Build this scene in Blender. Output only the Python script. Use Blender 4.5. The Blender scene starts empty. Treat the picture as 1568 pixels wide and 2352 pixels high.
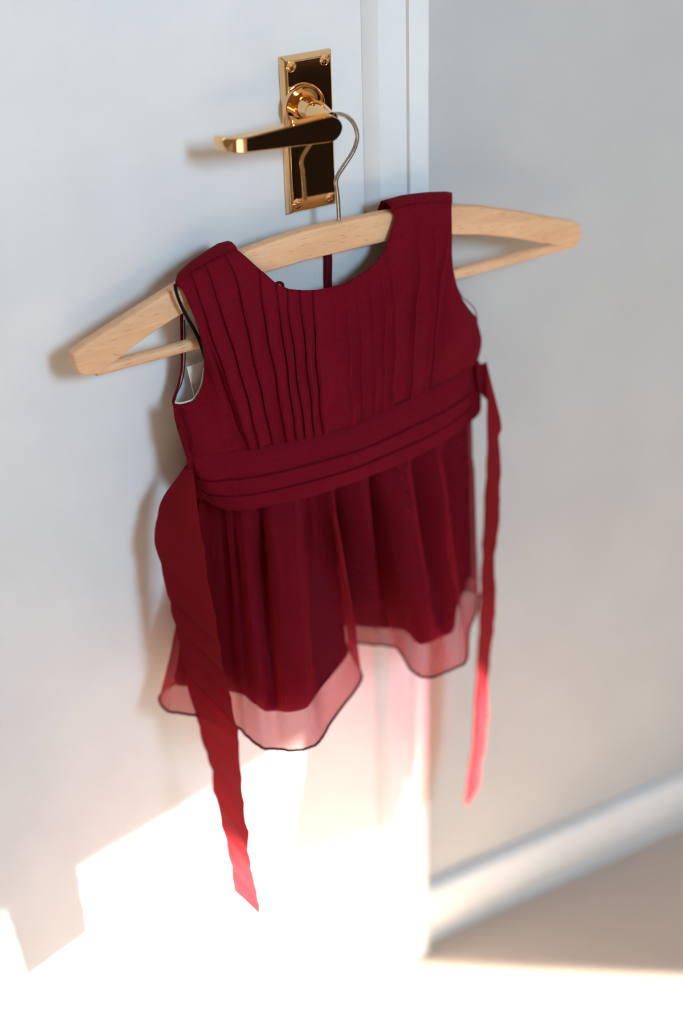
import bpy, bmesh, math, random
from mathutils import Vector, Matrix
R = math.radians
random.seed(5)
C = bpy.context.scene.collection
sc = bpy.context.scene

# ------------------------------------------------------------------ camera
# world: x runs along the door wall to the right, y into the wall, z up; the door face is y = 0
FPX, CXP, CYP = 3556.0, 784.0, 1176.0
CAM_D, CAM_Z = 1.0217, 1.286
def _ray(px, py): return Vector((px - CXP, -(py - CYP), -FPX))
_up = -_ray(977., 7050.).normalized()
_x = _ray(8500., -1231.); _x = (_x - _up * _x.dot(_up)).normalized()
_y = _up.cross(_x)
ROT = Matrix((_x, _y, _up))            # camera vector -> world vector
CAM = Vector((0, -CAM_D, CAM_Z))
def at(px, py, d=0.0):                 # photo pixel -> point at distance d in front of the door face
    r = ROT @ _ray(px, py); t = (CAM_D - d) / r.y
    return CAM + r * t
def atz(px, py, z):                    # photo pixel -> point on the level plane at height z
    r = ROT @ _ray(px, py); t = (z - CAM_Z) / r.z
    return CAM + r * t

cam = bpy.data.cameras.new('camera'); cam_o = bpy.data.objects.new('camera', cam); C.objects.link(cam_o)
cam.sensor_fit = 'VERTICAL'; cam.sensor_height = 36.0; cam.lens = FPX / 2352.0 * 36.0
cam_o.matrix_world = Matrix.Translation(CAM) @ ROT.to_4x4()
cam.clip_start = 0.05
cam.dof.use_dof = True; cam.dof.aperture_fstop = 1.9; cam.dof.focus_distance = 1.165
sc.camera = cam_o

# ------------------------------------------------------------------ light
w = bpy.data.worlds.new('world'); sc.world = w; w.use_nodes = True
w.node_tree.nodes['Background'].inputs[0].default_value = (1.0, 0.67, 0.42, 1)
w.node_tree.nodes['Background'].inputs[1].default_value = 0.22
sun = bpy.data.lights.new('sun', 'SUN'); sun.energy = 56.0; sun.angle = R(1.2); sun.color = (1.0, 0.90, 0.78)
so = bpy.data.objects.new('sun', sun); C.objects.link(so)
SUN_DIR = Vector((-1.5, 1.0, -0.76)).normalized()
so.rotation_euler = SUN_DIR.to_track_quat('-Z', 'Y').to_euler(); so.location = (3.5, -2.4, 2.5)
sky = bpy.data.lights.new('window_daylight', 'AREA'); sky.shape = 'RECTANGLE'; sky.size = 0.40; sky.size_y = 0.58
sky.energy = 43.0; sky.color = (0.475, 0.755, 0.99)
ko = bpy.data.objects.new('window_daylight', sky); C.objects.link(ko)
ko.location = (0.735, -2.29, 1.825)               # in the upper opening of the added slanting wall
ko.rotation_euler = (Vector((0.45, 0, 0.75)) - ko.location).to_track_quat('-Z', 'Y').to_euler()

vs = sc.view_settings; sc.display_settings.display_device = 'sRGB'
vs.view_transform = 'Standard'; vs.look = 'None'; vs.gamma = 1.0; vs.exposure = -0.03; vs.use_curve_mapping = False

# ------------------------------------------------------------------ materials
def mat(name): 
    m = bpy.data.materials.new(name); m.use_nodes = True
    nt = m.node_tree; p = nt.nodes['Principled BSDF']
    return m, nt, p
def node(nt, t, **kw):
    n = nt.nodes.new(t)
    for k, v in kw.items():
        if hasattr(n, k): setattr(n, k, v)
        else: n.inputs[k].default_value = v
    return n
def noise_colour(nt, p, c1, c2, scale, vec_scale=(1, 1, 1), detail=4.0, lo=0.35, hi=0.65, rough=0.6):
    tc = node(nt, 'ShaderNodeTexCoord'); mp = node(nt, 'ShaderNodeMapping'); mp.inputs['Scale'].default_value = vec_scale
    nt.links.new(tc.outputs['Object'], mp.inputs['Vector'])
    nz = node(nt, 'ShaderNodeTexNoise'); nz.inputs['Scale'].default_value = scale; nz.inputs['Detail'].default_value = detail
    nz.inputs['Roughness'].default_value = rough
    nt.links.new(mp.outputs[0], nz.inputs['Vector'])
    cr = node(nt, 'ShaderNodeValToRGB'); e = cr.color_ramp.elements
    e[0].position, e[1].position = lo, hi; e[0].color = (*c1, 1); e[1].color = (*c2, 1)
    nt.links.new(nz.outputs[0], cr.inputs[0])
    return mp, nz, cr
def bump(nt, p, src, strength, dist):
    b = node(nt, 'ShaderNodeBump'); b.inputs['Strength'].default_value = strength; b.inputs['Distance'].default_value = dist
    nt.links.new(src, b.inputs['Height']); nt.links.new(b.outputs[0], p.inputs['Normal'])

def paint(name, col, rough, bs=0.15):
    m, nt, p = mat(name)
    c2 = tuple(min(1, c * 1.03) for c in col); c1 = tuple(c * 0.97 for c in col)
    mp, nz, cr = noise_colour(nt, p, c1, c2, 9.0)
    nt.links.new(cr.outputs[0], p.inputs['Base Color']); p.inputs['Roughness'].default_value = rough
    n2 = node(nt, 'ShaderNodeTexNoise'); n2.inputs['Scale'].default_value = 260.0; nt.links.new(mp.outputs[0], n2.inputs['Vector'])
    bump(nt, p, n2.outputs[0], bs, 0.0006)
    return m
M_DOOR = paint('white_door_paint', (0.80, 0.80, 0.80), 0.45)
M_TRIM = paint('white_trim_paint', (0.82, 0.83, 0.83), 0.4)
M_WALL = paint('grey_wall_emulsion', (0.54, 0.535, 0.525), 0.9, 0.3)
M_ROOM = paint('pale_room_emulsion', (0.70, 0.66, 0.60), 0.9, 0.3)

m, nt, p = mat('beige_carpet')
mp, nz, cr = noise_colour(nt, p, (0.61, 0.485, 0.39), (0.79, 0.64, 0.53), 420.0, detail=3)
nt.links.new(cr.outputs[0], p.inputs['Base Color']); p.inputs['Roughness'].default_value = 1.0
bump(nt, p, nz.outputs[0], 0.8, 0.004); p.inputs['Sheen Weight'].default_value = 0.1
M_CARPET = m

m, nt, p = mat('polished_brass')
p.inputs['Base Color'].default_value = (0.86, 0.56, 0.28, 1); p.inputs['Metallic'].default_value = 1.0
tc = node(nt, 'ShaderNodeTexCoord'); nz = node(nt, 'ShaderNodeTexNoise'); nz.inputs['Scale'].default_value = 90.0
nt.links.new(tc.outputs['Object'], nz.inputs['Vector'])
mr = node(nt, 'ShaderNodeMapRange'); mr.inputs['To Min'].default_value = 0.03; mr.inputs['To Max'].default_value = 0.07
nt.links.new(nz.outputs[0], mr.inputs['Value']); nt.links.new(mr.outputs[0], p.inputs['Roughness'])
M_BRASS = m
m, nt, p = mat('hook_steel')
mp, nz, cr = noise_colour(nt, p, (0.42, 0.38, 0.35), (0.56, 0.52, 0.48), 300.0)
nt.links.new(cr.outputs[0], p.inputs['Base Color']); p.inputs['Metallic'].default_value = 1.0; p.inputs['Roughness'].default_value = 0.28
M_STEEL = m

def wood(name, ang):
    m, nt, p = mat(name)
    tc = node(nt, 'ShaderNodeTexCoord'); mp = node(nt, 'ShaderNodeMapping')
    mp.inputs['Rotation'].default_value = (0, ang, 0); mp.inputs['Scale'].default_value = (1.0, 6.0, 9.0)
    nt.links.new(tc.outputs['Object'], mp.inputs['Vector'])
    n1 = node(nt, 'ShaderNodeTexNoise'); n1.inputs['Scale'].default_value = 14.0; n1.inputs['Detail'].default_value = 5.0; n1.inputs['Distortion'].default_value = 0.6
    nt.links.new(mp.outputs[0], n1.inputs['Vector'])
    cr = node(nt, 'ShaderNodeValToRGB'); e = cr.color_ramp.elements
    e[0].position, e[1].position = 0.32, 0.68; e[0].color = (0.73, 0.405, 0.215, 1); e[1].color = (0.87, 0.525, 0.295, 1)
    nt.links.new(n1.outputs[0], cr.inputs[0])
    n2 = node(nt, 'ShaderNodeTexNoise'); n2.inputs['Scale'].default_value = 95.0; n2.inputs['Detail'].default_value = 2.0   # beech flecks
    nt.links.new(mp.outputs[0], n2.inputs['Vector'])
    c2 = node(nt, 'ShaderNodeValToRGB'); e = c2.color_ramp.elements
    e[0].position, e[1].position = 0.30, 0.40; e[0].color = (0.74, 0.66, 0.6, 1); e[1].color = (1, 1, 1, 1)
    nt.links.new(n2.outputs[0], c2.inputs[0])
    mx = node(nt, 'ShaderNodeMix', data_type='RGBA', blend_type='MULTIPLY'); mx.inputs[0].default_value = 1.0
    nt.links.new(cr.outputs[0], mx.inputs[6]); nt.links.new(c2.outputs[0], mx.inputs[7])
    nt.links.new(mx.outputs[2], p.inputs['Base Color']); p.inputs['Roughness'].default_value = 0.5
    bump(nt, p, n2.outputs[0], 0.15, 0.0005)
    return m
M_WOOD = wood('beech_wood', 0.0)

def cloth(name, col, trans_col, trans, see=0.0, see_tint=(1, 1, 1), edge=0.0, grain=0.2):
    """woven cloth: diffuse + light let through + (for chiffon) gaps between the threads"""
    m = bpy.data.materials.new(name); m.use_nodes = True; nt = m.node_tree; nt.nodes.clear()
    out = node(nt, 'ShaderNodeOutputMaterial')
    tc = node(nt, 'ShaderNodeTexCoord')
    nz = node(nt, 'ShaderNodeTexNoise'); nz.inputs['Scale'].default_value = 700.0; nz.inputs['Detail'].default_value = 3.0
    nt.links.new(tc.outputs['Object'], nz.inputs['Vector'])
    cr = node(nt, 'ShaderNodeValToRGB'); e = cr.color_ramp.elements
    e[0].position, e[1].position = 0.3, 0.7
    e[0].color = (*[c * (1 - grain) for c in col], 1); e[1].color = (*[min(1, c * (1 + grain)) for c in col], 1)
    nt.links.new(nz.outputs[0], cr.inputs[0])
    n2 = node(nt, 'ShaderNodeTexNoise'); n2.inputs['Scale'].default_value = 38.0; n2.inputs['Detail'].default_value = 3.0
    nt.links.new(tc.outputs['Object'], n2.inputs['Vector'])
    b1 = node(nt, 'ShaderNodeBump'); b1.inputs['Strength'].default_value = 0.25; b1.inputs['Distance'].default_value = 0.004
    nt.links.new(n2.outputs[0], b1.inputs['Height'])
    b2 = node(nt, 'ShaderNodeBump'); b2.inputs['Strength'].default_value = 0.35; b2.inputs['Distance'].default_value = 0.0004
    nt.links.new(nz.outputs[0], b2.inputs['Height']); nt.links.new(b1.outputs[0], b2.inputs['Normal'])
    p = node(nt, 'ShaderNodeBsdfPrincipled'); p.inputs['Roughness'].default_value = 0.85
    p.inputs['Specular IOR Level'].default_value = 0.06
    p.inputs['Sheen Weight'].default_value = 0.03; p.inputs['Sheen Tint'].default_value = (*[min(1, c * 3 + 0.1) for c in col], 1)
    nt.links.new(cr.outputs[0], p.inputs['Base Color']); nt.links.new(b2.outputs[0], p.inputs['Normal'])
    t = node(nt, 'ShaderNodeBsdfTranslucent'); t.inputs['Color'].default_value = (*trans_col, 1)
    mx = node(nt, 'ShaderNodeMixShader'); mx.inputs[0].default_value = trans
    nt.links.new(p.outputs[0], mx.inputs[1]); nt.links.new(t.outputs[0], mx.inputs[2])
    last = mx
    if see > 0:
        tr = node(nt, 'ShaderNodeBsdfTransparent'); tr.inputs['Color'].default_value = (*see_tint, 1)
        lw = node(nt, 'ShaderNodeLayerWeight'); lw.inputs['Blend'].default_value = 0.35
        mr = node(nt, 'ShaderNodeMapRange'); mr.inputs['To Min'].default_value = see; mr.inputs['To Max'].default_value = see * (1 - edge)
        nt.links.new(lw.outputs['Facing'], mr.inputs['Value'])
        m2 = node(nt, 'ShaderNodeMixShader'); nt.links.new(mr.outputs[0], m2.inputs[0])
        nt.links.new(mx.outputs[0], m2.inputs[1]); nt.links.new(tr.outputs[0], m2.inputs[2]); last = m2
    nt.links.new(last.outputs[0], out.inputs['Surface'])
    return m
RED = (0.172, 0.0038, 0.0125)
M_RED = cloth('burgundy_crepe', RED, (0.30, 0.012, 0.025), 0.12)
M_SASH = cloth('burgundy_sash_crepe', (0.185, 0.006, 0.014), (0.60, 0.045, 0.06), 0.36)
M_CHIFFON = cloth('burgundy_chiffon', (0.27, 0.011, 0.028), (0.72, 0.045, 0.075), 0.48, see=0.49, see_tint=(0.96, 0.75, 0.76), edge=0.8)
M_LIN_RED = cloth('burgundy_skirt_lining', (0.115, 0.0035, 0.011), (0.40, 0.015, 0.03), 0.07)
M_LINING = cloth('white_cotton_lining', (0.70, 0.71, 0.71), (0.6, 0.55, 0.5), 0.15, grain=0.04)
M_HEM = cloth('rolled_hem_thread', (0.10, 0.004, 0.012), (0.1, 0.0, 0.01), 0.05)
def plain(name, col, rough=0.6, metal=0.0):
    m, nt, p = mat(name)
    mp, nz, cr = noise_colour(nt, p, tuple(c * 0.9 for c in col), tuple(min(1, c * 1.08) for c in col), 120.0)
    nt.links.new(cr.outputs[0], p.inputs['Base Color']); p.inputs['Roughness'].default_value = rough; p.inputs['Metallic'].default_value = metal
    return m
M_CORD = plain('black_cord', (0.006, 0.007, 0.008), 0.9); M_CORD.node_tree.nodes['Principled BSDF'].inputs['Specular IOR Level'].default_value = 0.1
M_CARD = plain('white_card', (0.85, 0.84, 0.82), 0.6)
M_THREAD = plain('dark_stitching', (0.05, 0.03, 0.04), 0.8)
M_STOOL = plain('stool_near_black', (0.012, 0.007, 0.005), 0.95); M_STOOL.node_tree.nodes['Principled BSDF'].inputs['Specular IOR Level'].default_value = 0.02  # near-black finish for the added stool, keeps the brass reflection dark

# ------------------------------------------------------------------ helpers
def link(name, me, m, parent=None, smooth=True, sharp=None):
    if m: me.materials.append(m)
    if smooth:
        for pg in me.polygons: pg.use_smooth = True
        if sharp: me.set_sharp_from_angle(angle=R(sharp))
    o = bpy.data.objects.new(name, me); C.objects.link(o)
    if parent: o.parent = parent
    return o
def from_grid(name, rows, m, parent=None, close=False, sharp=None, thick=0.0, offset=0.0):
    nr, nc = len(rows), len(rows[0])
    v = [tuple(pt) for r in rows for pt in r]; f = []
    for i in range(nr - 1):
        for j in range(nc - 1 if not close else nc):
            k = (j + 1) % nc
            f.append((i * nc + j, i * nc + k, (i + 1) * nc + k, (i + 1) * nc + j))
    me = bpy.data.meshes.new(name); me.from_pydata(v, [], f); me.update()
    o = link(name, me, m, parent, True, sharp)
    if thick:
        s = o.modifiers.new('thickness', 'SOLIDIFY'); s.thickness = thick; s.offset = offset
    return o
def tube_mesh(pts, r, n=12, cap=True, me=None):
    pts = [Vector(p) for p in pts]; rr = r if isinstance(r, (list, tuple)) else [r] * len(pts)
    v, f = [], []
    t0 = (pts[1] - pts[0]).normalized(); a = t0.orthogonal().normalized()
    for i, pt in enumerate(pts):
        t = (pts[min(i + 1, len(pts) - 1)] - pts[max(i - 1, 0)]).normalized()
        a = (a - t * a.dot(t)).normalized(); b = t.cross(a)
        for k in range(n):
            th = 2 * math.pi * k / n
            v.append(pt + (a * math.cos(th) + b * math.sin(th)) * rr[i])
    for i in range(len(pts) - 1):
        for k in range(n):
            k2 = (k + 1) % n
            f.append((i * n + k, i * n + k2, (i + 1) * n + k2, (i + 1) * n + k))
    if cap:
        f.append(tuple(range(n))[::-1]); f.append(tuple((len(pts) - 1) * n + k for k in range(n)))
    me = bpy.data.meshes.new('tube'); me.from_pydata([tuple(x) for x in v], [], f); me.update()
    return me
def tube(name, pts, r, m, parent=None, n=12):
    me = tube_mesh(pts, r, n); me.name = name
    return link(name, me, m, parent, True, 50)
def catmull(pts, n, closed=False, tens=0.5):
    P = [Vector(p) for p in pts]; L = len(P); out = []
    segs = L if closed else L - 1
    for i in range(segs):
        p1, p2 = P[i], P[(i + 1) % L]
        p0 = P[(i - 1) % L] if (closed or i > 0) else p1 * 2 - p2
        p3 = P[(i + 2) % L] if (closed or i + 2 < L) else p2 * 2 - p1
        m1 = (p2 - p0) * tens; m2 = (p3 - p1) * tens
        for k in range(n):
            t = k / n; t2, t3 = t * t, t * t * t
            out.append(p1 * (2 * t3 - 3 * t2 + 1) + m1 * (t3 - 2 * t2 + t) + p2 * (-2 * t3 + 3 * t2) + m2 * (t3 - t2))
    if not closed: out.append(P[-1].copy())
    return out
def resample(pts, n):
    P = [Vector(p) for p in pts]; L = [0.0]
    for a, b in zip(P, P[1:]): L.append(L[-1] + (b - a).length)
    out, j = [], 0
    for i in range(n):
        s = L[-1] * i / (n - 1)
        while j < len(P) - 2 and L[j + 1] < s: j += 1
        d = L[j + 1] - L[j]; u = (s - L[j]) / d if d > 1e-9 else 0
        out.append(P[j].lerp(P[j + 1], min(1, max(0, u))))
    return out
def prism(name, outline, y_back, y_front, m, parent=None, bevel=0.0, seg=2, sharp=40):
    """outline: list of (x, z); extruded from y_back (nearer the wall) to y_front"""
    bm = bmesh.new()
    vs_ = [bm.verts.new((x, y_front, z)) for x, z in outline]
    f = bm.faces.new(vs_)
    r = bmesh.ops.extrude_face_region(bm, geom=[f])
    for g in r['geom']:
        if isinstance(g, bmesh.types.BMVert): g.co.y = y_back
    bmesh.ops.recalc_face_normals(bm, faces=bm.faces)
    if bevel:
        ed = [e for e in bm.edges if abs(e.verts[0].co.y - e.verts[1].co.y) < 1e-6]
        bmesh.ops.bevel(bm, geom=ed, offset=bevel, segments=seg, affect='EDGES', profile=0.5, clamp_overlap=True)
    me = bpy.data.meshes.new(name); bm.to_mesh(me); bm.free()
    return link(name, me, m, parent, True, sharp)
def box(name, lo, hi, m, parent=None, bevel=0.0):
    bm = bmesh.new(); bmesh.ops.create_cube(bm, size=1.0)
    for v in bm.verts:
        v.co = Vector([(lo[i] + hi[i]) / 2 + v.co[i] * (hi[i] - lo[i]) for i in range(3)])
    if bevel: bmesh.ops.bevel(bm, geom=list(bm.edges), offset=bevel, segments=3, affect='EDGES', profile=0.5)
    me = bpy.data.meshes.new(name); bm.to_mesh(me); bm.free()
    return link(name, me, m, parent, True, 40)
def lathe(name, prof, centre, m, parent=None, n=40, sharp=40):
    """prof: list of (radius, distance from door); axis points away from the door"""
    rows = [[Vector((centre[0] + r * math.cos(2 * math.pi * k / n), -d, centre[1] + r * math.sin(2 * math.pi * k / n))) for k in range(n)] for r, d in prof]
    return from_grid(name, rows, m, parent, close=True, sharp=sharp)
def structure(o): o['kind'] = 'structure'; return o
def thing(name, label, cat, loc):
    o = bpy.data.objects.new(name, None); C.objects.link(o); o.location = loc; o.empty_display_size = 0.05
    o['label'] = label; o['category'] = cat
    return o
def adopt(o, parent):
    o.parent = parent; o.matrix_parent_inverse = Matrix.Translation(-parent.matrix_basis.translation); return o

# ------------------------------------------------------------------ the setting
# floor
fl = box('floor', (-1.6, -3.4, -0.03), (2.42, 0.03, 0.0), M_CARPET); structure(fl)
# wall to the right of the frame (its face 14 mm behind the architrave)
wb = box('wall_back', (0.6305, 0.014, 0.0), (2.42, 0.13, 2.4), M_WALL); structure(wb)
wl = box('wall_back_left', (-1.6, 0.05, 0.0), (-0.262, 0.13, 2.4), M_WALL); structure(wl)
# door frame: chamfered edge, flat, raised outer strip, one extruded profile
prof = [(0.5757, 0.045), (0.5757, 0.0012), (0.5765, 0.0002), (0.5865, -0.0055), (0.6105, -0.0055), (0.6115, -0.0085), (0.6285, -0.0085), (0.6302, -0.0065), (0.6302, 0.045)]
rows = [[Vector((x, y, z)) for x, y in prof] for z in (0.0, 2.05)]
fr = from_grid('trim_1', rows, M_TRIM, sharp=25); structure(fr)
# door leaf
dr = box('door_1', (-0.25, 0.0, 0.006), (0.5752, 0.040, 2.03), M_DOOR, bevel=0.0008); structure(dr)
# skirting board: rounded top, flat middle, undercut foot
prof = [(0.013, 0.0835), (0.008, 0.0832), (0.0035, 0.0815), (0.0008, 0.0775), (-0.0005, 0.071), (-0.0008, 0.042), (-0.0002, 0.033), (0.0022, 0.026), (0.005, 0.019), (0.0062, 0.010), (0.0062, 0.0)]
rows = [[Vector((x, y, z)) for x in (0.6306, 2.40)] for y, z in prof]
bb = from_grid('baseboard_back', rows, M_TRIM); structure(bb)
# added unseen slanting wall; its low window is sized to shape the sun patch
BDIR = Vector((-1.54, -1.0, 0)).normalized(); BW = Vector((2.40, -1.19, 0)) - BDIR * 0.068; BN = Vector((-BDIR.y, BDIR.x, 0))   # BN points out of the room
if BN.x < 0: BN = -BN
WLEN, Z0, Z1 = 0.37, 0.40, 1.325
bm = bmesh.new()
def addb(bm, s0, s1, z0, z1, th=0.12):
    q = [BW + BDIR * a_ + BN * b_ for a_, b_ in ((s0, 0), (s1, 0), (s1, th), (s0, th))]
    lo = [bm.verts.new((v.x, v.y, z0)) for v in q]; hi = [bm.verts.new((v.x, v.y, z1)) for v in q]
    bm.faces.new(lo[::-1]); bm.faces.new(hi)
    for k in range(4): bm.faces.new((lo[k], lo[(k + 1) % 4], hi[(k + 1) % 4], hi[k]))
addb(bm, -0.10, 0, 0, 2.4); addb(bm, WLEN, 2.55, 0, 1.52); addb(bm, 0, WLEN, 0, Z0); addb(bm, 0, WLEN, Z1, 1.52)
# upper opening of the added wall, cut to let the blue area lamp through
U0, U1 = 1.78, 2.20
addb(bm, 0, U0, 1.52, 2.4); addb(bm, U1, 2.55, 1.52, 2.4); addb(bm, U0, U1, 2.13, 2.4)
me = bpy.data.meshes.new('light_mask_wall'); bm.to_mesh(me); bm.free()
wr = link('light_mask_wall', me, M_ROOM, None, False); structure(wr)
wr2 = box('wall_right', (2.40, -1.22, 0.0), (2.52, 0.014, 2.4), M_ROOM); structure(wr2)

# dark stool added out of view to darken the reflection in the brass
bn = thing('added_dark_stool', 'added unseen dark stool that darkens the reflection in the brass backplate', 'added_dark_stool', (0, 0, 0))
bn.rotation_euler = (0, 0, math.atan2(BDIR.y, BDIR.x)); bn.location = BW + BDIR * 1.16 - BN * 0.46
seat = box('seat', (-0.40, -0.60, 0.10), (0.38, 0.43, 0.48), M_STOOL, bevel=0.03); seat.parent = bn
for sx in (-0.33, 0.31):
    for sy in (-0.53, 0.36):
        lg = tube('leg', [(sx, sy, 0.0), (sx, sy, 0.105)], [0.016, 0.022], M_STOOL); lg.parent = bn

# ------------------------------------------------------------------ door handle (a part of the door)
PT = 0.0075                                                   # plate thickness
a, b, c_, d_ = at(640, 131), at(757, 109), at(655, 493), at(771, 469)
px0 = (a.x + c_.x) / 2; px1 = px0 + 0.0425; pz1 = (a.z + b.z) / 2; pz0 = pz1 - 0.120
bm = bmesh.new()
def ring(bm, x0, x1, z0, z1, y): return [bm.verts.new(v) for v in ((x0, y, z0), (x1, y, z0), (x1, y, z1), (x0, y, z1))]
ins = 0.0030
r0 = ring(bm, px0, px1, pz0, pz1, 0.0); r1 = ring(bm, px0, px1, pz0, pz1, -0.0030); r2 = ring(bm, px0 + ins, px1 - ins, pz0 + ins, pz1 - ins, -PT)
for A_, B_ in ((r0, r1), (r1, r2)):
    for i in range(4): bm.faces.new((A_[i], A_[(i + 1) % 4], B_[(i + 1) % 4], B_[i]))
bm.faces.new(r2); bmesh.ops.recalc_face_normals(bm, faces=bm.faces)
bmesh.ops.bevel(bm, geom=[e for e in bm.edges if e.is_valid and not e.is_boundary], offset=0.0005, segments=2, affect='EDGES', profile=0.5)
me = bpy.data.meshes.new('door_handle'); bm.to_mesh(me); bm.free()
plate = link('door_handle', me, M_BRASS, dr, True, 12)
plate['label'] = 'polished brass lever handle on a rectangular backplate with four screws'
# screws: domed heads with a cross slot
def screw(px, py):
    cpt = at(px, py, PT); n = 28
    ang = random.uniform(0.2, 1.2)
    rads = [0.0, 0.0006, 0.0012, 0.0019, 0.0026, 0.0034, 0.0040, 0.00425, 0.0044]
    rows = []
    for r in rads:
        row = []
        for k in range(n):
            th = 2 * math.pi * k / n
            h = 0.0009 * (1 - (r / 0.0046) ** 2) + 0.0002 if r < 0.0041 else 0.00002
            if r < 0.0022 and abs(math.cos(2 * (th - ang))) > 0.80: h -= 0.0006
            if r == 0.0: h -= 0.0007
            row.append(Vector((cpt.x + r * math.cos(th), -PT - h, cpt.z + r * math.sin(th))))
        rows.append(row)
    o = from_grid('screw', rows, M_BRASS, plate, close=True, sharp=35)
    return o
for s in ((668, 153), (745, 137), (682, 468), (757, 454)): screw(*s)
# rose and neck
sp = at(697, 243, PT); SC = (sp.x, sp.z)
lathe('rose', [(0.0005, PT + 0.0010), (0.0120, PT + 0.0010), (0.0142, PT + 0.0014), (0.0152, PT + 0.0030), (0.0159, PT + 0.0036), (0.0165, PT + 0.0030), (0.0168, PT)], SC, M_BRASS, plate)
NK = 0.050
lathe('neck', [(0.0108, PT + 0.0008), (0.0104, PT + 0.003), (0.0088, PT + 0.010), (0.0070, PT + 0.0165), (0.0066, PT + 0.0180), (0.0086, PT + 0.0188), (0.0088, PT + 0.0205), (0.0084, PT + 0.024), (0.0066, PT + 0.034), (0.0056, NK)], SC, M_BRASS, plate, sharp=25)
# lever: flat-faced bar, rounded head, tapering to a tip that returns towards the door
LF = 0.0595; LT = 0.0130
tl = at(497, 349, LF); hd = at(786, 294, LF)
xL, xR = tl.x + 0.0085, hd.x
def lever_sec(u):
    x = xL + (xR - xL) * u
    half = 0.0044 + 0.0050 * min(1, u / 0.85)
    e = 1.0
    hr = 0.0095 / (xR - xL)
    if u > 1 - hr:
        q = (u - (1 - hr)) / hr; half *= math.sqrt(max(0.02, 1 - q * q))
    zc = tl.z + (hd.z - tl.z) * u + 0.0006
    back = 0.0
    if u < 0.16: back = 0.013 * ((0.16 - u) / 0.16) ** 2.2
    return x, zc, half, back
rows = []
us = [0, 0.01, 0.025, 0.045, 0.07, 0.1, 0.13, 0.17, 0.25, 0.35, 0.5, 0.65, 0.8, 0.88] + [0.905 + 0.0945 * math.sin(k / 10 * math.pi / 2) for k in range(11)]
for u in us:
    x, zc, h, bk = lever_sec(u)
    dF = LF - bk; dB = LF - LT - bk * 0.8
    cs = [(dF, -h + 0.0007), (dF, h - 0.0007), (dF - 0.0007, h), (dF - 0.005, h + 0.0002), (dB + 0.003, h - 0.0002), (dB, h - 0.003), (dB, -h + 0.003), (dB + 0.003, -h + 0.0006), (dF - 0.004, -h - 0.0002), (dF - 0.0007, -h)]
    rows.append([Vector((x, -d, zc + z)) for d, z in cs])
for end in (0, -1):
    cpt = sum(rows[end], Vector()) / len(rows[end])
    cap = [cpt.lerp(v, 0.02) for v in rows[end]]
    if end == 0: rows.insert(0, cap)
    else: rows.append(cap)
from_grid('lever', rows, M_BRASS, plate, close=True, sharp=32)

# ------------------------------------------------------------------ coat hanger
HD = 0.0352; HT = 0.0105
hang = thing('coat_hanger', 'pale beech wooden coat hanger hooked over the brass door lever', 'coat hanger', at(778, 550, HD))
top = [(167, 815), (190, 797), (255, 755), (330, 707), (403, 661), (480, 618), (560, 580), (640, 551), (700, 532), (778, 513), (850, 498), (900, 488), (970, 479), (1040, 474), (1110, 477), (1200, 489), (1270, 502), (1322, 511)]
rend = [(1334, 517), (1337, 528), (1335, 548), (1329, 560), (1318, 567), (1303, 568)]
bot = [(1250, 560), (1180, 548), (1110, 541), (1040, 540), (970, 544), (900, 553), (850, 565), (778, 582), (700, 600), (600, 631), (540, 655), (480, 687), (420, 722), (360, 760), (300, 803), (262, 835)]
lend = [(240, 853), (215, 864), (197, 865), (182, 859), (172, 842)]
HF = HD + HT / 2
ol = [at(x, y, HF) for x, y in top + rend + bot + lend]
body = prism('hanger_body', [(p_.x, p_.z) for p_ in ol], -(HD - HT / 2), -HF, M_WOOD, None, bevel=0.0022, seg=3)
adopt(body, hang)
adopt(tube('trouser_bar', resample([at(218, 850, HD + 0.0006), at(1316, 556, HD + 0.0006)], 20), 0.0046, M_WOOD, n=16), hang)
hk = [(779, 520), (777, 480), (774, 440), (771, 420), (775, 404), (790, 380), (806, 356), (816, 335), (820, 315), (817, 295), (808, 278), (795, 267), (778, 262), (760, 264), (745, 272), (735, 286), (733, 300)]
pts = catmull([at(x, y, HD) for x, y in hk], 8)
hko = adopt(tube('hook', pts, 0.00165, M_STEEL, n=12), hang); hko['label'] = 'thin bent steel wire hook'

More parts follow.
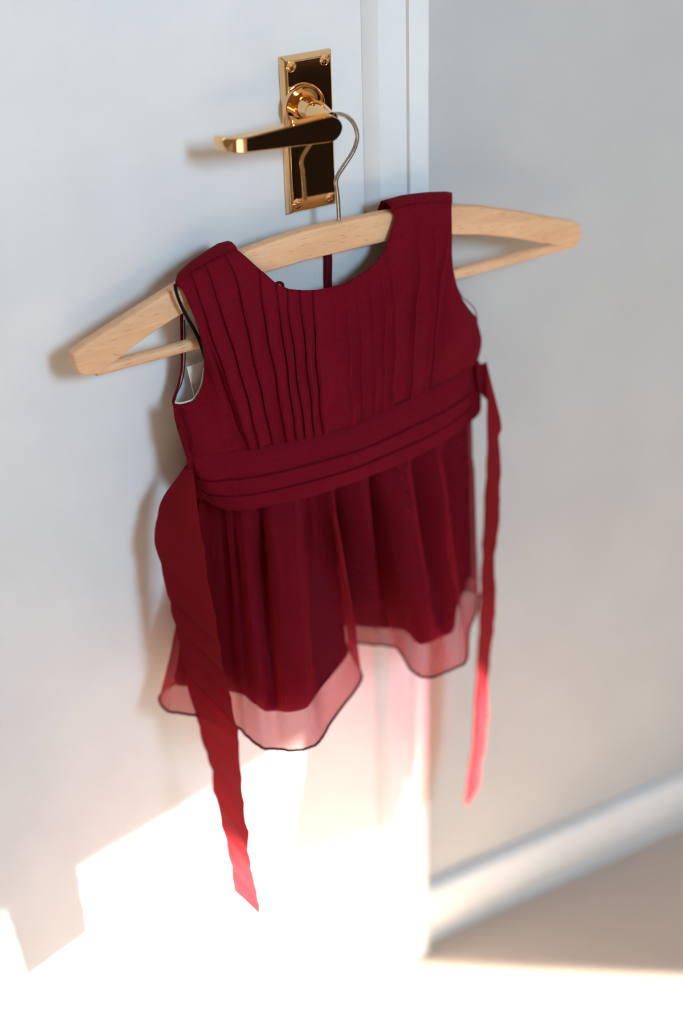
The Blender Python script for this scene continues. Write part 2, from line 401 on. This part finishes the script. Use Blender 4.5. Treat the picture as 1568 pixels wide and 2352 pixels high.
# ------------------------------------------------------------------ the dress
dress = thing('dress', 'burgundy pleated baby dress with chiffon skirt hanging on the wooden hanger', 'dress', at(750, 900, 0.05))
ZT, ZB = 0.710, 0.662                     # heights of the waistband edges
def on_waist(x, y): p_ = atz(x, y, ZT); return -p_.y
N = 44
def col(tag, *pts): return (tag, [Vector(at(*p_)) for p_ in pts])
def wd(x, y): return (x, y, on_waist(x, y))
cols = [
 col('', (397, 925, .037), (408, 980, .043), wd(431, 1050)),
 col('', (404, 928, .040), (418, 980, .046), wd(441, 1049)),
 col('', (416, 929, .043), (430, 983, .050), wd(454, 1048)),
 col('', (443, 921, .047), (455, 985, .054), wd(472, 1046)),
 col('', (457, 903, .048), (476, 975, .056), wd(492, 1043)),
 col('', (466, 880, .049), (489, 960, .057), wd(508, 1041)),
 col('', (470, 848, .049), (500, 940, .059), wd(524, 1038)),
 col('', (469, 812, .049), (502, 915, .059), wd(534, 1036)),
 col('', (460, 771, .048), (495, 880, .059), wd(544, 1034)),
 col('', (451, 727, .047), (492, 860, .059), wd(552, 1032)),
 col('', (440, 698, .046), (488, 840, .059), wd(558, 1031)),
 col('', (426, 675, .045), (484, 825, .059), wd(562, 1030)),
 col('', (416, 662, .044), (452, 705, .049), (483, 800, .056), wd(566, 1030)),
 col('', (402, 654, .043), (428, 662, .045), (455, 700, .049), (484, 788, .056), (520, 880, .061), wd(570, 1029)),
 col('L', (440, 626, .044), (452, 655, .047), (466, 698, .050), (492, 777, .056), (522, 865, .061), (551, 953, .064), wd(576, 1028)),
 col('L', (472, 607, .044), (485, 632, .047), (498, 675, .050), (528, 760, .057), (563, 880, .063), (586, 977, .065), wd(598, 1026)),
 col('L', (515, 583, .044), (528, 600, .047), (545, 640, .050), (563, 719, .056), (583, 810, .061), (604, 898, .065), (625, 997, .066), wd(628, 1017)),
 col('', (545, 575, .043), (560, 600, .046), (576, 650, .050), (592, 740, .056), (612, 840, .063), (628, 930, .066), wd(643, 1014)),
 col('L', (596, 619, .046), (599, 640, .048), (602, 675, .051), (616, 763, .058), (633, 851, .064), (648, 939, .067), wd(661, 1011)),
 col('L', (633, 651, .047), (640, 692, .051), (654, 777, .059), (666, 880, .066), (677, 968, .068), wd(684, 1007)),
 col('L', (661, 663, .048), (664, 719, .053), (677, 792, .060), (689, 895, .067), (701, 983, .069), wd(702, 1002)),
 col('L', (690, 666, .049), (692, 700, .052), (704, 807, .062), (715, 895, .068), wd(724, 998)),
 col('L', (720, 666, .049), (723, 733, .055), (730, 851, .065), wd(745, 992)),
 col('', (755, 660, .049), (757, 735, .055), (763, 860, .066), wd(776, 984)),
 col('R', (791, 650, .049), (794, 746, .056), (800, 880, .066), wd(806, 972)),
 col('R', (817, 636, .048), (821, 765, .057), (826, 880, .065), wd(830, 962)),
 col('R', (842, 619, .048), (849, 677, .051), (854, 784, .058), (854, 890, .064), wd(855, 952)),
 col('R', (866, 596, .047), (875, 654, .050), (878, 765, .056), (876, 861, .061), wd(873, 943)),
 col('R', (884, 572, .046), (896, 640, .049), (901, 765, .055), (898, 870, .060), wd(894, 934)),
 col('', (901, 520, .045), (915, 600, .047), (922, 740, .053), (916, 870, .058), wd(910, 927)),
 col('', (906, 497, .044), (928, 580, .046), (936, 740, .052), (926, 860, .057), wd(921, 922)),
 col('', (899, 482, .043), (925, 500, .044), (942, 600, .047), (942, 740, .052), (932, 850, .056), wd(928, 918)),
 col('R', (940, 470, .043), (955, 497, .044), (957, 605, .047), (950, 708, .050), (944, 804, .054), wd(936, 914)),
 col('R', (985, 465, .043), (994, 490, .044), (993, 566, .045), (986, 746, .049), (980, 823, .051), wd(970, 899)),
 col('R', (1024, 465, .042), (1026, 500, .043), (1022, 545, .044), (1005, 654, .045), (994, 746, .046), (990, 823, .047), wd(985, 892)),
 col('', (1036, 468, .042), (1034, 520, .042), (1030, 600, .042), (1013, 700, .044), (1006, 800, .048), wd(1005, 883)),
 col('', (1037, 560, .042), (1034, 620, .042), (1024, 720, .047), (1022, 800, .050), wd(1022, 875)),
 col('', (1038, 612, .042), (1038, 660, .043), (1036, 740, .050), (1040, 810, .050), wd(1040, 866)),
 col('', (1046, 652, .042), (1050, 700, .045), (1055, 770, .050), (1058, 820, .047), wd(1058, 856)),
 col('', (1059, 686, .041), (1066, 730, .044), (1074, 780, .045), (1074, 825, .043), wd(1074, 848)),
 col('', (1076, 711, .038), (1084, 750, .040), (1090, 790, .039), (1086, 825, .037), wd(1084, 843)),
 col('', (1090, 726, .034), (1099, 752, .034), (1103, 785, .032), (1097, 818, .031), wd(1090, 839)),
]
CR = [resample(catmull(c[1], 6), N) for c in cols]
TAGS = [c[0] for c in cols]
OUT = Vector((0, -1, 0.15)).normalized()
def tfade(v):                                   # relief of the tucks along their length
    return 0.35 + 0.65 * min(1, v / 0.35)
grid_cols = []                                  # final list of columns
segs = []
nC = len(cols)
# neighbouring tuck lines
def emit(i, u):                                 # smooth base column between control columns i and i+1
    i0, i3 = max(0, i - 1), min(nC - 1, i + 2)
    outc = []
    for k in range(N):
        p0, p1, p2, p3 = CR[i0][k], CR[i][k], CR[i + 1][k], CR[i3][k]
        m1 = (p2 - p0) * 0.35; m2 = (p3 - p1) * 0.35; t, t2, t3 = u, u * u, u ** 3
        q = p1 * (2 * t3 - 3 * t2 + 1) + m1 * (t3 - 2 * t2 + t) + p2 * (-2 * t3 + 3 * t2) + m2 * (t3 - t2)
        lin = p1.lerp(p2, u)
        outc.append(Vector((lin.x * 0.5 + q.x * 0.5, q.y, lin.z * 0.5 + q.z * 0.5)))
    return outc
HL, HR, OV = 0.0034, 0.0040, 0.0016
for i in range(nC - 1):
    tg, tn = TAGS[i], TAGS[i + 1]
    nsub = 7 if (tg or tn) else 4
    inL = tg == 'L' or (tg == '' and i > 0 and TAGS[i - 1] == 'L' and tn == 'L')
    for s in range(nsub):
        u = s / nsub
        base = emit(i, u)
        # distance inside a left tuck: starts high at its left edge, dies away to the right
        hL = hR = 0.0
        if tg == 'L': hL = (1 - u) ** 1.3 if tn else (1 - u) ** 1.3
        if tg == '' and i > 0 and TAGS[i - 1] == 'L' and tn == 'L': hL = 0.0
        if tn == 'R': hR = 0.75 * u ** 1.2 + 0.25 * u ** 8
        if tg == 'L' and s == 0:
            grid_cols.append([p_ + Vector((0.0004, 0, 0)) for p_ in base])          # lower layer tucked under
            row = []
            for k, p_ in enumerate(base):
                v = k / (N - 1); h = HL * tfade(v)
                row.append(p_ + OUT * h + Vector((-OV * tfade(v), 0, 0)))
            grid_cols.append([a_.lerp(b_, 0.5) + Vector((0.0006, 0, 0)) for a_, b_ in zip(grid_cols[-1], row)])
            grid_cols.append(row)
            grid_cols.append([p_ + OUT * HL * tfade(k / (N - 1)) * 1.12 + Vector((-OV * 0.3, 0, 0)) for k, p_ in enumerate(base)])
            continue
        if tg == 'R' and s == 0:
            row = [p_ + OUT * HR * tfade(k / (N - 1)) + Vector((0.0012, 0, 0)) for k, p_ in enumerate(base)]
            grid_cols.append([p_ + OUT * HR * 1.12 * tfade(k / (N - 1)) + Vector((0.0001, 0, 0)) for k, p_ in enumerate(base)])
            grid_cols.append(row)
            grid_cols.append([p_ + Vector((0.0008, 0, 0)) - OUT * 0.0012 * tfade(k / (N - 1)) for k, p_ in enumerate(base)])
            continue
        grid_cols.append([p_ + OUT * (HL * hL + HR * hR) * tfade(k / (N - 1)) for k, p_ in enumerate(base)])
grid_cols.append(CR[-1])
# soft wrinkles and the strap wrapping over the hanger
def wr_(p_, v):
    e = min(1, v / 0.25) * min(1, (1 - v) / 0.1)
    return p_ + Vector((0, 0.0009 * e * (math.sin(p_.x * 170 + p_.z * 60) + math.sin(p_.x * 95 - p_.z * 140)), 0))
front = [[wr_(c[k], k / (N - 1)) for c in grid_cols] for k in range(N)]
from_grid('bodice', front, M_RED, None, sharp=38, thick=0.0007, offset=-1)
bod = bpy.data.objects['bodice']; adopt(bod, dress)

# back of the bodice: burgundy outside, white lining inside, seen through the neck and the armholes
BD = 0.019
bl = [(420, 700), (416, 735), (417, 790), (417, 845), (409, 885), (399, 915), (397, 925), (405, 980), (428, 1050)]
br = [(1034, 520), (1035, 600), (1045, 650), (1062, 682), (1079, 696), (1092, 709), (1097, 730), (1097, 785), (1092, 820), (1085, 838)]
def back_grid(dep, inset):
    L_ = resample([at(x, y, dep) for x, y in bl], 28); R_ = resample([at(x, y, dep) for x, y in br], 28)
    rows = []
    for k, (a_, b_) in enumerate(zip(L_, R_)):
        row = []
        for j in range(41):
            u = j / 40; p_ = a_.lerp(b_, u)
            p_ += Vector((0, 0, 0.012 * math.sin(math.pi * u) * (1 - k / 27)))
            p_.x += inset * (1 - 2 * u)
            p_.y += 0.0016 * math.sin(u * 19 + k * 0.25) * math.sin(math.pi * u)
            row.append(p_)
        rows.append(row)
    return rows
adopt(from_grid('back_panel', back_grid(BD, 0.0), M_RED), dress)
lin = adopt(from_grid('lining', back_grid(BD + 0.0025, 0.0014), M_LINING), dress)
lin['label'] = 'white cotton lining inside the back'
def wrap(name, side):                     # back yoke of the shoulder strap, folded over the hanger
    t = [(402, 654), (440, 626), (472, 607), (515, 583), (545, 575)] if side < 0 else [(899, 482), (940, 470), (985, 465), (1024, 465), (1036, 468)]
    T = resample([at(x, y, 0.043) for x, y in t], 12)
    xo = at(421, 690, 0.019).x if side < 0 else at(1036, 520, 0.019).x
    rows = []
    for d, dz in ((0.0432, 0.0), (0.041, 0.0022), (0.034, 0.0034), (0.027, 0.002), (0.022, -0.006), (0.0195, -0.03), (0.0192, -0.055)):
        k_ = min(1, max(0, (0.0432 - d) / 0.023))
        rows.append([Vector((p_.x + k_ * ((xo - T[0].x) * (1 - q / 11) if side < 0 else (xo - T[-1].x) * (q / 11)), -d, p_.z + dz)) for q, p_ in enumerate(T)])
    return adopt(from_grid(name, rows, M_RED, None, thick=0.0006), dress)
wrap('shoulder_strap', -1); wrap('shoulder_strap', 1)
# zip tape up the centre back
zp = [(754, 572), (755, 600), (756, 640), (756, 690), (760, 760)]
rows = []
for i, (x, y) in enumerate(zp):
    q = at(x, y, BD + 0.007); wv = 0.0004 * math.sin(i * 2.1)
    rows.append([q + Vector((dx + wv, dy, 0)) for dx, dy in ((-0.0036, 0.002), (-0.0028, 0), (-0.0007, -0.0004), (0.0, -0.0012), (0.0007, -0.0004), (0.0028, 0), (0.0036, 0.002))])
adopt(from_grid('zip_tape', rows, M_HEM, None, sharp=30), dress)
lp = [at(x, y, 0.034) for x, y in ((626, 660), (634, 652), (642, 649), (649, 654), (648, 664), (640, 668))]
adopt(tube('button_loop', catmull(lp, 5), 0.0013, M_HEM, n=8), dress)
# dark stitch line and white edge of the lining round the armhole
st = catmull([at(x, y, BD + 0.0036) for x, y in ((423, 735), (425, 790), (424, 842), (417, 880), (406, 905), (402, 919))], 6)
adopt(tube('stitching', st, 0.00045, M_THREAD, n=6), dress)
ed = catmull([at(x, y, 0.0465) for x, y in ((404, 927), (416, 929), (443, 921), (457, 903), (466, 880), (470, 848))], 6)
adopt(tube('lining_edge', [p_ + Vector((0, 0.0016, 0.0004)) for p_ in ed], 0.0007, M_LINING, n=6), dress)
rim = catmull([at(x, y, 0.0215) for x, y in ((415, 712), (416, 735), (417, 790), (417, 845), (409, 885), (399, 915), (397, 925))], 6)
adopt(tube('armhole_piping', rim, 0.0009, M_RED, n=6), dress)

sm = catmull([at(*p_) for p_ in ((418, 938, .0462), (425, 965, .0490), (434, 1000, .0520), (442, 1034, .0530), (446, 1047, .0525))], 6)
adopt(tube('side_seam', sm, 0.0007, M_HEM, n=6), dress)
# waistband: three overlapping folds wrapped right round
wt = [(430, 1051), (441, 1049), (452, 1047), (470, 1044), (500, 1038), (560, 1028), (600, 1020), (670, 1005), (750, 984), (820, 962), (900, 930), (960, 903), (1020, 876), (1070, 848), (1094, 833)]
wb_ = [(452, 1142), (472, 1146), (497, 1156), (512, 1163), (535, 1168), (570, 1168), (605, 1161), (680, 1145), (750, 1124), (820, 1100), (900, 1068), (960, 1042), (1020, 1008), (1072, 973), (1098, 952)]
T = [atz(x, y, ZT) for x, y in wt]; B = [atz(x, y, ZB) for x, y in wb_]
backT = [Vector((0.664, -0.024, ZT)), Vector((0.60, -0.0165, ZT)), Vector((0.5, -0.0155, ZT)), Vector((0.418, -0.0175, ZT)), Vector((0.4045, -0.024, ZT))]
backB = [Vector((0.668, -0.020, ZB)), Vector((0.60, -0.0150, ZB)), Vector((0.5, -0.0145, ZB)), Vector((0.428, -0.0150, ZB)), Vector((0.416, -0.020, ZB))]
T = catmull(T + backT, 6, closed=True, tens=0.4); B = catmull(B + backB, 6, closed=True, tens=0.4)
cen = Vector((0.52, -0.035, 0))
def outw(p_):
    q = Vector(((p_.x - cen.x) * 0.35, p_.y - cen.y, 0)); 
    return q.normalized() if q.length > 1e-6 else Vector((0, -1, 0))
prof_v = [(0.0, 0.0002), (0.006, 0.0022), (0.10, 0.0034), (0.30, 0.0036), (0.425, 0.0026), (0.441, 0.0014), (0.455, 0.0014), (0.449, 0.0030), (0.458, 0.0041), (0.50, 0.0044), (0.60, 0.0042), (0.712, 0.0030), (0.725, 0.0015), (0.739, 0.0015), (0.733, 0.0032), (0.742, 0.0041), (0.78, 0.0044), (0.97, 0.0042), (0.993, 0.0036), (1.0, 0.0024), (0.985, 0.0004)]
rows = []
for v, h in prof_v:
    row = []
    for j, (a_, b_) in enumerate(zip(T, B)):
        p_ = a_.lerp(b_, v); bow = 0.0035 * math.sin(math.pi * v)
        fe = max(0.12, min(1.0, (j - 3) / 9, (85 - j) / 9)) if j < 90 else 0.12
        hh = h + 0.0008 * math.sin(j * 0.35 + v * 3) * math.sin(math.pi * v)
        row.append(p_ + outw(p_) * (hh * max(fe, 0.4) + bow * fe))
    rows.append(row)
wband = adopt(from_grid('waistband', rows, M_RED, None, close=True, sharp=40), dress)

# skirt: chiffon over a burgundy lining, two deep rounded folds in front
ZH = 0.480; ZS = 0.676
sk = [  # (waist px), (hem px)
 ((440, 1105), (366, 1600)), ((454, 1115), (384, 1632)), ((468, 1122), (445, 1643)), ((488, 1132), (540, 1668)), ((512, 1138), (568, 1692)),
 ((550, 1140), (604, 1718)), ((600, 1132), (650, 1723)), ((640, 1124), (692, 1720)), ((680, 1114), (736, 1703)), ((710, 1106), (771, 1655)),
 ((745, 1094), (829, 1563)), ((768, 1086), (812, 1512)), ((785, 1080), (800, 1478)), ((825, 1068), (860, 1480)), ((862, 1054), (915, 1491)), ((880, 1046), (946, 1540)),
 ((925, 1028), (982, 1555)), ((975, 1002), (1048, 1536)), ((1015, 978), (1072, 1509)), ((1055, 952), (1080, 1440)), ((1090, 930), (1097, 1389))]
def on_band(x):                            # waist seam just inside the lower edge of the waistband
    for (xa, ya), (xb, yb) in zip(wb_, wb_[1:]):
        if xa <= x <= xb:
            q = atz(x, ya + (yb - ya) * (x - xa) / (xb - xa), ZB); q.z = 0
            q = q - outw(q) * 0.0045; q.z = ZS
            return q
TW = [Vector((0.412, -0.0245, ZS))] + [on_band(max(453, a_[0])) for a_, b_ in sk[1:]]; HW = [atz(*b_, ZH) for a_, b_ in sk]
TW += [Vector((0.660, -0.020, ZS)), Vector((0.60, -0.016, ZS)), Vector((0.5, -0.015, ZS)), Vector((0.41, -0.016, ZS))]
HW += [Vector((0.660, -0.032, ZH)), Vector((0.58, -0.020, ZH)), Vector((0.47, -0.018, ZH)), Vector((0.375, -0.018, ZH))]
NS = 12
TWs = catmull(TW, NS, closed=True, tens=0.4); HWs = catmull(HW, NS, closed=True, tens=0.42)
nJ = len(TWs); NV = 46
frontJ = 20 * NS
FOLDS = [(2.2, .35, -.004, 0), (3.3, .26, -.013, -.003), (4.3, .28, -.010, -.001), (4.9, .3, .004, .001), (5.7, .24, -.024, -.013), (6.5, .5, .006, .005), (7.5, .5, .006, .007),
         (8.6, .45, -.024, -.026), (9.4, .4, -.012, -.014), (10.35, .36, .011, .009), (11.6, .45, -.016, -.004), (13.0, .55, .009, .007), (14.25, .45, -.022, -.017),
         (15.8, .7, .006, .008), (16.9, .26, -.024, -.014), (17.7, .4, .006, .005), (18.6, .30, -.018, -.008), (19.4, .3, .007, .005)]
def gather(j, v):                          # soft folds running down from the waistband
    u = j / NS; o = 0.0
    for u0, w_, a0, a1 in FOLDS:
        ww = w_ * (1 + 0.7 * v)
        o += (a0 + (a1 - a0) * v) * math.exp(-((u - u0) / ww) ** 2)
    if u > 20.5: o = 0.002 * math.sin(u * 6)
    o += 0.0010 * math.exp(-v * 6) * math.sin(u * 9.7 + 1.0) + 0.0010 * math.sin(u * 2.9 + v * 4.0 + 0.7)
    return o
def llen(j):                               # the lining is longer where the skirt falls straight
    u = j / NS
    return 0.876 + 0.055 * math.exp(-((u - 13.0) / 1.3) ** 4) + 0.03 * math.exp(-((u - 1.0) / 1.6) ** 2) + (0.02 if u > 20.5 else 0)
def skirt_rows(vmax, lining, nv):
    rows = []
    for i in range(nv):
        row, vv = [], []
        for j in range(nJ):
            v = (vmax if vmax else llen(j)) * i / (nv - 1)
            a_, b_ = TWs[j], HWs[j]
            e = v ** 1.08
            p_ = Vector((a_.x + (b_.x - a_.x) * e, a_.y + (b_.y - a_.y) * e, a_.z + (b_.z - a_.z) * v))
            o_ = outw(p_)
            fade = min(1, v * 3.2 + 0.08) * (1 - 0.85 * max(0, v - 0.75) / 0.25)
            if lining: fade *= 1 - 0.8 * min(1, max(0, (v - 0.35) / 0.4))
            p_ += o_ * (gather(j, v) * fade - 0.0005 * max(0.0, 1 - v / 0.24))
            row.append(p_); vv.append(v)
        if lining:                          # step in along the true normal of the folded cloth
            new = []
            for j in range(nJ):
                tg_ = row[(j + 6) % nJ] - row[(j - 6) % nJ]; nr_ = Vector((-tg_.y, tg_.x, 0)).normalized()
                new.append(row[j] + nr_ * (0.0034 + 0.0068 * vv[j] ** 2))
            row = new
        for p_ in row: p_.y = min(p_.y, -0.010 if not lining else -0.0125)
        rows.append(row)
    return rows
R1 = skirt_rows(1.0, False, NV)
chif = adopt(from_grid('chiffon_skirt', R1, M_CHIFFON, None, close=True), dress)
chif['label'] = 'sheer burgundy chiffon overskirt'
adopt(from_grid('skirt_lining', skirt_rows(0, True, NV), M_LIN_RED, None, close=True), dress)
hem = [p_ + Vector((0, 0, 0.0003 * math.sin(j * 0.8) + 0.0002 * math.sin(j * 1.9))) for j, p_ in enumerate(R1[-1])]
adopt(tube('hem', hem + [hem[0]], 0.0011, M_HEM, n=6), dress)
lh = skirt_rows(0, True, 2)[-1]
adopt(tube('lining_hem', lh + [lh[0]], 0.0009, M_HEM, n=6), dress)

# sashes
def ribbon(name, A_, B_, n, mid=6, wob=0.0025, seed=0, parent=dress):
    a_ = resample(catmull([at(*p_) for p_ in A_], 6), n); b_ = resample(catmull([at(*p_) for p_ in B_], 6), n)
    rnd = random.Random(seed); ph = [rnd.uniform(0, 6) for _ in range(4)]
    creases = [(0.14 + 0.058 * q + rnd.uniform(-0.012, 0.012), rnd.uniform(0.03, 0.10), rnd.choice((1, 1, -0.8)) * rnd.uniform(0.5, 1.2), rnd.uniform(0.010, 0.022)) for q in range(15)]
    rows = []
    for i in range(n):
        v = i / (n - 1); row = []
        nrm = (b_[i] - a_[i]).cross((a_[min(i + 1, n - 1)] - a_[max(i - 1, 0)])).normalized()
        for k in range(mid + 1):
            u = k / mid; p_ = a_[i].lerp(b_[i], u)
            h = 0.0
            for q, (vc, sl, am, wd_) in enumerate(creases):
                h += am * math.exp(-abs((v - vc - sl * (u - 0.5)) / wd_) ** 1.3) * (0.45 + 0.55 * math.sin(math.pi * (0.15 + 0.7 * u)))
            h = wob * h + wob * 0.35 * math.sin(2.2 * u + ph[2] + 6 * v)
            h *= min(1, v * 5)
            row.append(p_ + nrm * h)
        rows.append(row)
    return adopt(from_grid(name, rows, M_SASH, None), parent)
LA = [(434, 1058, .044), (405, 1098, .038), (372, 1145, .034), (358, 1190, .034), (357, 1245, .037), (378, 1335, .046), (401, 1440, .056), (428, 1560, .064), (460, 1690, .070), (488, 1800, .073), (510, 1920, .075), (533, 2050, .076)]
LB = [(441, 1062, .047), (449, 1120, .060), (456, 1180, .070), (466, 1250, .078), (480, 1330, .086), (497, 1440, .096), (512, 1550, .105), (540, 1680, .114), (554, 1830, .120), (573, 1945, .123), (601, 2105, .125)]
ribbon('sash', LA, LB, 160, 10, 0.0031, 3)
RA = [(1112, 836, .026), (1116, 880, .028), (1117, 920, .030), (1117, 960, .032), (1116, 1010, .034), (1112, 1100, .036), (1109, 1200, .038), (1102, 1330, .039), (1099, 1420, .040), (1096, 1500, .040), (1092, 1600, .040), (1086, 1700, .040), (1076, 1770, .041), (1066, 1850, .043)]
RB = [(1117, 831, .030), (1126, 868, .040), (1138, 915, .050), (1150, 962, .058), (1152, 990, .062), (1147, 1003, .064), (1150, 1060, .068), (1147, 1150, .073), (1148, 1200, .076), (1135, 1308, .082), (1139, 1360, .085), (1130, 1460, .090), (1120, 1550, .094), (1118, 1650, .097), (1111, 1720, .099), (1101, 1765, .100), (1098, 1805, .100), (1072, 1848, .100)]
ribbon('sash', RA, RB, 160, 10, 0.0016, 8)
# short turn of the right sash where it leaves the waistband
rows = []
for (xa, ya, da), (xb, yb, db) in zip([(1092, 836, .037), (1094, 862, .037), (1097, 890, .036), (1098, 900, .036)], [(1117, 831, .027), (1117, 862, .026), (1117, 905, .028), (1117, 918, .030)]):
    p0, p1 = at(xa, ya, da), at(xb, yb, db)
    rows.append([p0.lerp(p1, u / 5) + Vector((0, -0.002 * math.sin(math.pi * u / 5), 0)) for u in range(6)])
adopt(from_grid('sash_loop', rows, M_SASH, None, thick=0.0008), dress)

# ------------------------------------------------------------------ swing tag hanging inside the armhole
tag = thing('swing_tag', 'white card tag on a black cord inside the left armhole of the dress', 'tag', at(450, 850, 0.03))
q0, q1, q2 = at(429, 843, 0.031), at(470, 829, 0.028), at(447, 915, 0.030)
ex = (q1 - q0).normalized(); ez = (q2 - q0).normalized()
nrm = ex.cross(ez).normalized()
w_, h_ = 0.036, 0.055
cs = [q0, q0 + ex * w_, q0 + ex * w_ + ez * h_, q0 + ez * h_]
rows = [[cs[0], cs[1]], [cs[3], cs[2]]]
adopt(from_grid('card', rows, M_CARD, None, thick=0.0006), tag)
cd = catmull([at(*p_) for p_ in ((402, 653, .0455), (404, 668, .048), (412, 692, .048), (425, 720, .047), (438, 743, .046), (450, 765, .045), (459, 785, .045), (466, 806, .042), (474, 832, .036), (478, 850, .033))], 8)
adopt(tube('cord', cd, 0.0014, M_CORD, n=8), tag)
